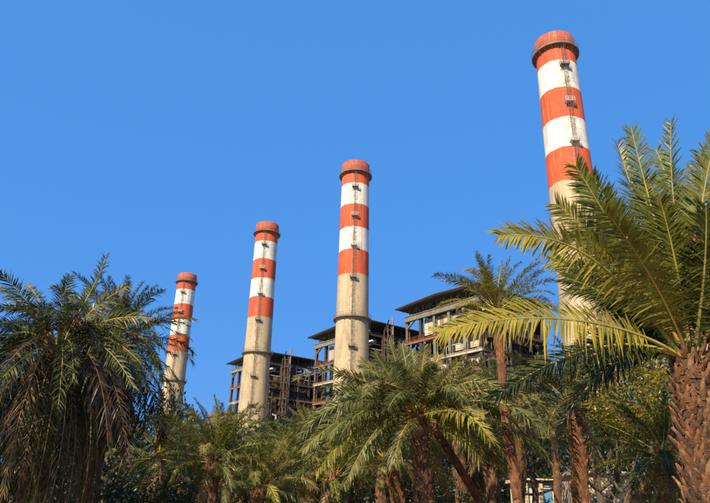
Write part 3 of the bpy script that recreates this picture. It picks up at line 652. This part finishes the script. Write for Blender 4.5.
# ---- dark palm at the left edge
def left_palm():
    rng = random.Random(21); Y = 15.0; c = at(58, 350, Y); base = Vector((c.x+.15, Y, 0))
    root = empty('date_palm', base); tag(root, 'dark left edge palm with a long hanging skirt of brown fronds', 'palm tree', 'palms in the grove')
    cl = c-base; path = [cl*(k/12) for k in range(13)]; path[0] = Vector((0, 0, -.1))
    t = bpy.data.objects.new('trunk', trunk_mesh(path, .3, .27, rng)); t.parent = root; link(t)
    G, D, B, Yl = 'leaf_grey', 'leaf_dark', 'leaf_dead_dark', 'leaf_bright'
    F = [([(45, 325, 14.8), (18, 282, 14.5)], (-14, 264, 14.3), D, .2), ([(45, 322, 15.2), (22, 300, 15.4)], (-2, 286, 15.6), Yl, .3),
         ([(72, 315, 15.2), (92, 300, 15.3)], (106, 256, 15.5), D, 1.0), ([(40, 330, 15.0), (15, 318, 14.8)], (-20, 330, 14.5), D, .1),
         ([(42, 335, 14.8), (10, 312, 14.4)], (-14, 368, 14.0), D, .1), ([(40, 338, 14.7), (12, 330, 14.2)], (0, 402, 13.9), D, .1),
         ([(52, 318, 15.5), (40, 300, 15.9)], (28, 284, 16.3), G, 0), ([(60, 315, 15.2), (62, 296, 15.4)], (70, 276, 15.6), D, .4),
         ([(66, 320, 15.4), (80, 302, 16.0)], (92, 288, 16.4), G, -.3), ([(72, 326, 15.0), (100, 300, 15.0)], (128, 286, 14.9), G, .2),
         ([(76, 330, 15.0), (110, 312, 14.8)], (150, 318, 14.6), G, .2), ([(76, 332, 14.8), (105, 325, 14.4)], (140, 362, 14.0), D, .1),
         ([(50, 316, 14.6), (44, 302, 14.0)], (30, 310, 13.4), D, 0), ([(64, 316, 14.6), (74, 300, 14.0)], (84, 306, 13.4), D, 0),
         ([(78, 340, 14.8), (118, 332, 14.5)], (127, 462, 14.3), 'leaf_dead', .2), ([(74, 340, 14.6), (104, 338, 14.0)], (108, 446, 13.8), B, .1)]
    for k, (ct, tp, leaf, roll) in enumerate(F):
        cc = [at(*q) for q in ct]; d = cc[0]-c; b = c+Vector((d.x, d.y, 0)).normalized()*.12
        dead = 'dead' in leaf
        hero_frond(root, b, cc, at(*tp), '', rng, leaf, 'rachis_brown' if dead else 'rachis', .44, 70, .030, 22 if not dead else 8, .25 if not dead else .8, roll*.4, .032, 'dry_frond' if dead else 'frond', .03, .6 if roll < .9 else .15)
    # skirt
    for k in range(46):
        az = k*2.39996; ln = rng.uniform(3.0, 4.4); rr = rng.uniform(.5, 1.35); d = Vector((math.cos(az), math.sin(az), 0)); b = c+d*.14-Vector((0, 0, .05+.012*k))
        c1 = b+d*rr*.55+Vector((0, 0, rng.uniform(.0, .45))); c2 = b+d*rr*1.1-Vector((0, 0, ln*.35)); tp = b+d*(rr*rng.uniform(.75, 1.15))-Vector((0, 0, ln*.88))
        if tp.z < .15: tp.z = .15
        leaf = B if rng.random() < .34 else ('leaf_dead' if rng.random() < .12 else D)
        hero_frond(root, b, [c1, c2], tp, '', rng, leaf, 'rachis_brown', .36, 56, .026, 6, .6, rng.uniform(-.6, .6), .03, 'dry_frond', .08)
    for k in range(44):
        az = k*2.39996+1; ln = rng.uniform(2.2, 3.3); el = R(rng.uniform(-22, 58)); d = Vector((math.cos(az), math.sin(az), 0)); b = c+d*.1
        c1 = b+d*ln*.4*math.cos(el)+Vector((0, 0, ln*.5*math.sin(el)+.3)); tp = b+d*ln*rng.uniform(.7, .95)+Vector((0, 0, ln*(math.sin(el)-.55)))
        hero_frond(root, b, [c1], tp, '', rng, rng.choice((D, D, G, G, B)), 'rachis', .36, 60, .026, 20, .4, rng.uniform(-.5, .5), .028, 'frond', .04)
    # a stalk of orange fruit strands
    fr = MB(); b0 = at(76, 318, 14.3)-base
    for k in range(26):
        v = Vector((rng.uniform(-.3, .3), rng.uniform(-.2, .2), rng.uniform(-.32, -.1))); fr.tube([b0+Vector((0, 0, .1)), b0+v*.5+Vector((0, 0, .06)), b0+v], [.012, .01, .006], 4)
    fr.build('fruit_stalk', M['rust'], root)
left_palm()
PALMS = [
 (116, 342, 17.8, 2.45, 'grey green palm overlapping the farthest stack, just right of the dark left palm', dict(n=66, skirt=26, skl=1.3, seed=2, tr=.24, emin=-40, dead='leaf_dead_dark', green=('leaf_dark', 'leaf_grey', 'leaf_grey'))),
 (416, 414, 15.0, 3.0, 'full round grey green palm with dark trunk in the centre foreground', dict(n=40, skirt=0, seed=3, tr=.195, emin=-6, emax=38, green=('leaf_grey', 'leaf_grey', 'leaf_grey', 'leaf_dark', 'leaf_bright'), foot=(421, 503))),
 (497, 308, 14.4, 1.6, 'tall slender palm with reddish trunk and small tufted crown, before the boiler house', dict(n=34, skirt=0, fat=1.35, seed=4, tr=.088, emin=4, foot=(521, 503), bootmat='boot_red', green=('leaf_pale', 'leaf_bright', 'leaf_pale', 'leaf_yellow'))),
 (572, 404, 15.8, 2.3, 'dark drooping palm with thick trunk below the nearest stack', dict(n=40, skirt=3, seed=5, tr=.17, foot=(578, 503), green=('leaf_dark', 'leaf_grey'), bootmat='boot_red')),
 (490, 424, 19.5, 2.4, 'palm with straight short trunk just left of the tall slender palm', dict(n=40, skirt=3, seed=6, tr=.18, foot=(498, 503))),
 (434, 428, 17.5, 2.2, 'palm with thin trunk leaning to the left, right of the central palm', dict(n=34, skirt=2, seed=7, tr=.095, foot=(474, 497), bootmat='boot_red')),
 (460, 408, 25.0, 2.8, 'olive palm crown between the central palm and the boiler house', dict(n=46, skirt=6, seed=8)),
 (520, 404, 22.0, 2.5, 'palm with orange brown hanging fronds right of the tall slender trunk', dict(n=30, skirt=10, skl=.7, seed=9, tr=.15, foot=(517, 503))),
 (214, 458, 17.0, 1.95, 'small feathery palm with visible thin trunk below the third stack', dict(n=52, skirt=3, seed=10, tr=.17, green=('leaf_bright', 'leaf_bright', 'leaf_pale'), foot=(213, 500))),
 (262, 484, 17.5, 1.75, 'lowest bright young palm in the bottom left thicket', dict(n=40, skirt=2, seed=12, tr=.14, green=('leaf_bright', 'leaf_bright', 'leaf_pale'))),
 (311, 456, 20.5, 2.1, 'olive palm with bare trunk left of the central palm', dict(n=46, skirt=2, seed=13, tr=.18, foot=(308, 503), green=('leaf_bright', 'leaf_pale', 'leaf_pale'))),
 (189, 460, 27.0, 1.9, 'palm crown peeking between the two left stacks', dict(n=34, skirt=10, seed=14)),
 (241, 474, 26.0, 2.2, 'palm crown directly at the foot of the third stack', dict(n=46, skirt=6, seed=15, green=('leaf_bright', 'leaf_pale'))),
 (283, 472, 24.0, 2.6, 'palm crown right of the third stack under the dark steel frame', dict(n=44, skirt=8, seed=16, green=('leaf_bright', 'leaf_pale'))),
 (352, 454, 21.5, 2.4, 'brownish green palm half hidden behind the left side of the central palm', dict(n=46, skirt=3, seed=17, tr=.17)),
 (160, 456, 23.0, 2.1, 'low palm right of the dark left palm', dict(n=34, skirt=8, seed=18, green=('leaf_bright', 'leaf_grey', 'leaf_dark'))),
 (386, 458, 20.0, 2.0, 'small palm with rusty trunk left of the central trunk', dict(n=34, skirt=1, seed=19, tr=.18, foot=(396, 503), bootmat='boot_red')),
 (334, 476, 18.5, 1.9, 'short palm with hanging pale fronds at bottom centre', dict(n=32, skirt=3, seed=20, tr=.17, green=('leaf_grey', 'leaf_bright'))),
 (664, 456, 13.0, 1.7, 'low dark green palm beside the right foreground trunk', dict(n=38, skirt=4, seed=22, tr=.15, emin=-30, green=('leaf_bright', 'leaf_dark', 'leaf_dark'))),
 (475, 440, 29.0, 2.8, 'shaded palm in the dark gap behind the leaning trunk', dict(n=30, skirt=18, seed=24, green=('leaf_dark',), dead='leaf_dead_dark')),
 (553, 436, 30.0, 2.6, 'dim palm with a slim dark trunk beside the blue door', dict(n=26, skirt=0, seed=25, green=('leaf_dark',), dead='leaf_dead_dark', tr=.14, foot=(556, 503))),
 (384, 434, 27.0, 2.8, 'olive palm crown at the foot of the second stack from right', dict(n=34, skirt=10, seed=26)),
 (334, 456, 29.0, 2.6, 'palm crown below the second boiler house', dict(n=34, skirt=10, seed=27, green=('leaf_bright', 'leaf_grey'))),
]
for x, y, Y, L, lab, kw in PALMS:
    pr = palm(x, y, Y, L, lab, **kw)
    if kw['seed'] == 3:         # the central palm: its fan of upright and arching fronds, one by one
        rng = random.Random(33); c = at(x, y-2, Y)
        FC = [((398, 384), (377, 343), 14.6, 'g'), ((404, 378), (391, 331), 15.0, 'g'), ((410, 375), (404, 334), 15.4, 'd'), ((421, 375), (427, 336), 14.8, 'g'), ((430, 378), (441, 345), 15.2, 'g'),
              ((440, 382), (460, 352), 14.6, 'd'), ((392, 384), (363, 350), 15.3, 'g'), ((385, 380), (341, 364), 14.4, 'g'), ((376, 376), (326, 386), 14.8, 'g'), ((366, 378), (314, 410), 15.2, 'b'),
              ((356, 388), (304, 442), 14.6, 'g'), ((364, 396), (318, 464), 14.0, 'b'), ((446, 380), (476, 364), 15.4, 'g'), ((456, 376), (494, 384), 14.8, 'g'), ((466, 382), (504, 408), 15.2, 'b'),
              ((466, 392), (494, 434), 14.4, 'd'), ((380, 402), (346, 476), 13.8, 'd'), ((456, 404), (482, 452), 13.9, 'b'), ((412, 380), (398, 352), 13.6, 'g'), ((424, 382), (432, 358), 13.5, 'd'),
              ((400, 386), (372, 366), 13.4, 'g'), ((436, 388), (462, 374), 13.4, 'g'), ((388, 392), (344, 392), 13.2, 'd'), ((444, 392), (486, 404), 13.3, 'g'), ((372, 384), (330, 426), 13.6, 'g'), ((416, 378), (414, 340), 15.8, 'g'),
              ((406, 384), (384, 360), 16.2, 'd'), ((430, 384), (450, 362), 16.3, 'd'), ((396, 390), (356, 372), 16.4, 'd'), ((440, 390), (478, 378), 16.5, 'd')]
        for ct, tp, Yt, k in FC:
            cc = at(ct[0]-1, ct[1]+4, (Y+Yt)/2); d = cc-c; b = c+Vector((d.x, d.y, 0)).normalized()*.08
            hero_frond(pr, b, [cc], at(tp[0]-2, tp[1]+10, Yt), '', rng, {'g': 'leaf_pale', 'd': 'leaf_grey', 'b': 'leaf_bright'}[k], 'rachis', .36, 84, .026, 24, .2, rng.uniform(-.3, .3), .026, 'frond', .02, .75, .5)

# ---------------------------------------------------------------- broadleaf trees and shrubs
def crown_mesh(seed, n_clump, n_leaf, leaf, mat, squash=.75, inner=.25):
    rng = random.Random(seed); mb = MB(); cl = []
    for k in range(n_clump):
        while True:
            p = Vector((rng.uniform(-1, 1), rng.uniform(-1, 1), rng.uniform(-1, 1)))
            if inner < p.length < 1: break
        cl.append((Vector((p.x, p.y, p.z*squash)), rng.uniform(.16, .34)))
    for k in range(n_leaf):
        c, r = rng.choice(cl); d = Vector((rng.gauss(0, 1), rng.gauss(0, 1), rng.gauss(0, .8))); d = d.normalized()*r*rng.uniform(.35, 1.05)**.6
        p = c+d; a = Vector((rng.gauss(0, 1), rng.gauss(0, 1), rng.gauss(0, 1)-.4)).normalized(); b = a.cross(Vector((rng.gauss(0, 1), rng.gauss(0, 1), rng.gauss(0, 1)))).normalized()
        l = leaf*rng.uniform(.6, 1.3); w_ = l*.42; i = len(mb.v)
        mb.v += [tuple(p), tuple(p+a*l*.5+b*w_*.5), tuple(p+a*l), tuple(p+a*l*.5-b*w_*.5)]; mb.f.append((i, i+1, i+2, i+3)); mb.m.append(0)
    return mb.mesh('crown', M[mat])
def limb_mesh(seed, h, r, spread, mat='bark'):
    rng = random.Random(seed); mb = MB(); mb.smooth = True
    tr = [Vector((0, 0, -.1))]
    for k in range(1, 7): tr.append(Vector((rng.uniform(-.05, .05)*k, rng.uniform(-.05, .05)*k, h*.62*k/6)))
    mb.tube(tr, [r*(1.3-.11*k) for k in range(7)], 9)
    for k in range(7):
        az = k*2.4+rng.uniform(-.3, .3); b = tr[3+k % 4]; d = Vector((math.cos(az), math.sin(az), 0)); e = b+d*spread*rng.uniform(.45, .8)+Vector((0, 0, h*rng.uniform(.15, .42)))
        mid = b.lerp(e, .5)+Vector((rng.uniform(-.1, .1), rng.uniform(-.1, .1), -.08*h))
        mb.tube([b, mid, e], [r*.5, r*.32, r*.10], 6)
    return mb.mesh('trunk', M[mat])
CR = {}
def tree(x, y, Y, rx, rz, label, mat='tree_leaf', seed=1, tr=.14, n=(46, 5200), leaf=.13, loc=None, cat='tree', group='broadleaf trees in the grove', name='broadleaf_tree'):
    c = at(x, y, Y) if loc is None else Vector(loc); root = empty(name, (c.x, c.y, 0)); tag(root, label, cat, group)
    h = c.z+rz*.5
    t = bpy.data.objects.new('trunk', limb_mesh(seed, h, tr, rx)); t.parent = root; link(t)
    key = (mat, seed % 3, n, leaf)
    if key not in CR: CR[key] = crown_mesh(seed+50, n[0], n[1], leaf/2.0, mat)
    o = bpy.data.objects.new('crown', CR[key]); o.parent = root; o.location = (0, 0, c.z); o.scale = (rx, rx, rz/.75); o.rotation_euler = (0, 0, seed*1.3); link(o)
    return root
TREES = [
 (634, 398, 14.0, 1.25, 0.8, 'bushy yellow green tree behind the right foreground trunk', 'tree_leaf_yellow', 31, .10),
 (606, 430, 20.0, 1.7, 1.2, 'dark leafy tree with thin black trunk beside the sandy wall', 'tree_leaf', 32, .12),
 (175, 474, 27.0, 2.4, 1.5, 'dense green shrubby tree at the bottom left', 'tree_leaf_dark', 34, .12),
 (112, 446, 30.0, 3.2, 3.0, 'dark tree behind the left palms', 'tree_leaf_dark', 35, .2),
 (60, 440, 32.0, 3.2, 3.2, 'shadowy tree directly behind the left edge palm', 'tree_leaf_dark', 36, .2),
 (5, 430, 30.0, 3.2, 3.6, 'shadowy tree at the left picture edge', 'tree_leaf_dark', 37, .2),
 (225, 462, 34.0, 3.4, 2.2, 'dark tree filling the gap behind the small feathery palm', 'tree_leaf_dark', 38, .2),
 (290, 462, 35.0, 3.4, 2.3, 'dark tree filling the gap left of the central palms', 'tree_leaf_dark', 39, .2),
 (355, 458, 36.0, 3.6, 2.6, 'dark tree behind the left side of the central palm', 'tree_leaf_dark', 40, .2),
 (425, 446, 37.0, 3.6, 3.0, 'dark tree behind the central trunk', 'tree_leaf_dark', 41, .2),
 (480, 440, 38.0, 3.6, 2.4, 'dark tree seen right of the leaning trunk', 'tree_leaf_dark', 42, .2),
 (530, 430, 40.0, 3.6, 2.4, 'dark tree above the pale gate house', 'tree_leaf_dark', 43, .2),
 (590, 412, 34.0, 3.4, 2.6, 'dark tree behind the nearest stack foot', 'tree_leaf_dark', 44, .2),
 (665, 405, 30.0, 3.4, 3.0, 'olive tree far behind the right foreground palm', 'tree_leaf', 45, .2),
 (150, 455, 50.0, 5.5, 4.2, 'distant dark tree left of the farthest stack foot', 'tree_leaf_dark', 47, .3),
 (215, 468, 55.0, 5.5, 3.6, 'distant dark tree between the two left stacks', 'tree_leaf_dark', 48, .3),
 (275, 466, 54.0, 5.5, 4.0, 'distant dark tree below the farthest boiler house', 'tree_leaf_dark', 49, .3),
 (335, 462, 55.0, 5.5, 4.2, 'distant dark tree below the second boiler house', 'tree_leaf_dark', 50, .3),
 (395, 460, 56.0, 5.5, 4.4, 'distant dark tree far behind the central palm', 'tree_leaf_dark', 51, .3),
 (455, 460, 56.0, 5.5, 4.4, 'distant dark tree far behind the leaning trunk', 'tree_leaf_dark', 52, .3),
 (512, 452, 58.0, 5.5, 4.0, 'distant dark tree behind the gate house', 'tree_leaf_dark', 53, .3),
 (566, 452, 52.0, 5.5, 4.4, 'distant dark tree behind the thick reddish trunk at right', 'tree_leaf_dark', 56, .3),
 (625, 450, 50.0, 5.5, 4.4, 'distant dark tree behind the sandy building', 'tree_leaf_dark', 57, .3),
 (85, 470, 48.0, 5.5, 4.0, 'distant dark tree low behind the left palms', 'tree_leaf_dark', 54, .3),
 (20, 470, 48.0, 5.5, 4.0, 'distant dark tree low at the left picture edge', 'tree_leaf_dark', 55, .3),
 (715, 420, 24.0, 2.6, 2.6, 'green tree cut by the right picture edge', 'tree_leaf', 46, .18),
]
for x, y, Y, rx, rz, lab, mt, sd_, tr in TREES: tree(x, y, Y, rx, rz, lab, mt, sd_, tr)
tree(0, 0, 0, 3.2, 2.4, 'added broad leafy tree out of view at left, shading the left palm', 'tree_leaf', 61, .3, n=(46, 5200), loc=(-13.6, 6.4, 11.9))  # unseen tree, added so that its crown casts shade on the left palm
def shrub(x, y, Y, r, label, mat='tree_leaf', seed=1, flower=False):
    c = at(x, y, Y); root = empty('shrub', (c.x, Y, 0)); tag(root, label, 'shrub', 'shrubs under the palms')
    key = (mat, 'shrub', seed % 2)
    if key not in CR: CR[key] = crown_mesh(seed+80, 26, 2200, .085, mat, .85, .1)
    top = max(c.z+r*.3, .6); o = bpy.data.objects.new('foliage', CR[key]); o.parent = root; o.location = (0, 0, top*.5); o.scale = (r, r, top*.62); o.rotation_euler = (0, 0, seed); link(o)
    s = MB()
    for k in range(6): a = k*1.05; s.tube([(0, 0, -.05), (math.cos(a)*r*.3, math.sin(a)*r*.3, top*.6)], [.03, .012], 5)
    s.build('stem', M['bark'], root)
    if flower:
        f = MB(); rng = random.Random(seed)
        for k in range(50):
            d = Vector((rng.gauss(0, 1), rng.gauss(0, 1), rng.gauss(0, 1))).normalized(); p = Vector((d.x*r*.9, d.y*r*.9, top*.5+d.z*top*.55)); a = Vector((rng.gauss(0, 1), rng.gauss(0, 1), rng.gauss(0, 1))).normalized()*.06; b = a.cross(d).normalized()*.05
            f.quad(tuple(p-a), tuple(p+b), tuple(p+a), tuple(p-b))
        f.build('blossom', M['petal'], root)['kind'] = 'stuff'
SHR = [(150, 488, 18.0, 1.3, 'leafy shrub at the bottom beside the dark left palm', 'tree_leaf', 1, 0), (192, 492, 20.0, 1.2, 'leafy shrub left of the small feathery palm trunk', 'tree_leaf', 2, 0),
       (352, 494, 16.5, .8, 'dark green rounded shrub at the bottom, left of the central trunk', 'tree_leaf_dark', 3, 0),
       (238, 496, 22.0, 1.2, 'green shrub between two small palms at bottom left', 'tree_leaf', 5, 0), (288, 494, 21.0, 1.1, 'green shrub right of the lowest young palm', 'tree_leaf', 6, 0),
       (446, 492, 22.0, 1.2, 'shaded shrub behind the leaning trunk', 'tree_leaf_dark', 7, 0), (487, 494, 24.0, .9, 'shaded shrub left of the tall slender trunk', 'tree_leaf', 8, 0),
       (658, 494, 12.0, .6, 'yellowish shrub under the small palm next to the right foreground trunk', 'tree_leaf_yellow', 9, 0), (105, 496, 19.0, 1.4, 'shaded shrub under the left palms', 'tree_leaf_dark', 10, 0),
       (40, 498, 18.0, 1.2, 'small green shrub at the foot of the left edge palm', 'tree_leaf', 11, 0)]
for x, y, Y, r, lab, mt, sd_, fl in SHR: shrub(x, y, Y, r, lab, mt, sd_, fl)

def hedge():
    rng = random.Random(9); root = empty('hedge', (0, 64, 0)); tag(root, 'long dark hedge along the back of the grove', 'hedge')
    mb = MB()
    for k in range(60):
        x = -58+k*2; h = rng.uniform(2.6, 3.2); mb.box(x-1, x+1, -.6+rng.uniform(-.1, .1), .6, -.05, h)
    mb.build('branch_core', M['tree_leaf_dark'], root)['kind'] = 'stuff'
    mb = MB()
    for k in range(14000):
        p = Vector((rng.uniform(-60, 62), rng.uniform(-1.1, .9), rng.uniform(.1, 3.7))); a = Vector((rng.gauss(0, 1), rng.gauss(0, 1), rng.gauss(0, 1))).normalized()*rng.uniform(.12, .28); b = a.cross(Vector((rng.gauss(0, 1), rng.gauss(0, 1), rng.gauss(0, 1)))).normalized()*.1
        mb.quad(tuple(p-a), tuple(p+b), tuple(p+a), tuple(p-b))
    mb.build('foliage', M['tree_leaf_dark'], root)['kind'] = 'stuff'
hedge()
# ---------------------------------------------------------------- gate house and walls seen between the trunks
def gatehouse():
    Y = 46.0; a = at(524, 488, Y); b = at(566, 488, Y)
    root = empty('gate_house', (a.x, Y, 0)); tag(root, 'pale low gate house with blue door between the trunks', 'building')
    W = b.x-a.x; H = at(540, 482, Y).z
    wl = MB(); wl.box(0, W, 0, 4, 0, H); wl.build('wall', M['palewall'], root)
    MB().box(-.25, W+.25, -.4, 4.3, H, H+.22).build('roof', M['plaster'], root)
    for x in (525, 540, 561):
        px = at(x, 490, Y).x-a.x; MB().box(px-.12, px+.12, -.3, -.003, 0, H-.003).build('pillar', M['plaster'], root)
    x0, x1 = at(541, 490, Y).x-a.x, at(551, 490, Y).x-a.x; z1 = at(545, 490, Y).z
    d = MB(); d.box(x0, x1, -.12, -.004, 0, z1); dr = d.build('door', M['bluepaint'], root)
    l = MB()
    for k in range(4): l.box(x0, x1, -.16, -.006, z1+.06+k*.16, z1+.15+k*.16)
    l.build('louvre', M['lagging'], dr)
    h = MB(); h.box(x0+.35, x0+.62, -.17, -.121, 1.3, 1.75); h.build('door_window', M['darkglass'], dr)
gatehouse()
def sandwall():
    Y = 38.0; a = at(583, 480, Y); b = at(642, 480, Y); H = at(595, 474, Y).z
    root = empty('sandy_building', (a.x, Y, 0)); tag(root, 'sandy plaster low building with small yellow board, lower right between trunks', 'building')
    W = b.x-a.x; MB().box(0, W, 0, 4, 0, H).build('wall', M['plaster'], root)
    MB().box(-.2, W+.2, -.2, 4.2, H, H+.18).build('roof', M['cream'], root)
    for k, x in enumerate((599, 629)):
        p = at(x, 497, Y).x-a.x; f = MB(); f.box(p-.4, p+.4, -.07, -.004, 1.2, 2.1); wn = f.build('window', M['darkglass'], root)
        f = MB(); f.box(p-.5, p+.5, -.13, -.006, 1.08, 1.19); f.build('sill', M['palewall'], wn)
    p0, p1 = at(613, 493, Y), at(621, 489, Y); s = MB(); s.box(p0.x-a.x, p1.x-a.x, -.08, -.005, p0.z, p1.z); s.build('notice_board', M['yellowsign'], root)
sandwall()
print('OBJECTS', len(bpy.data.objects))
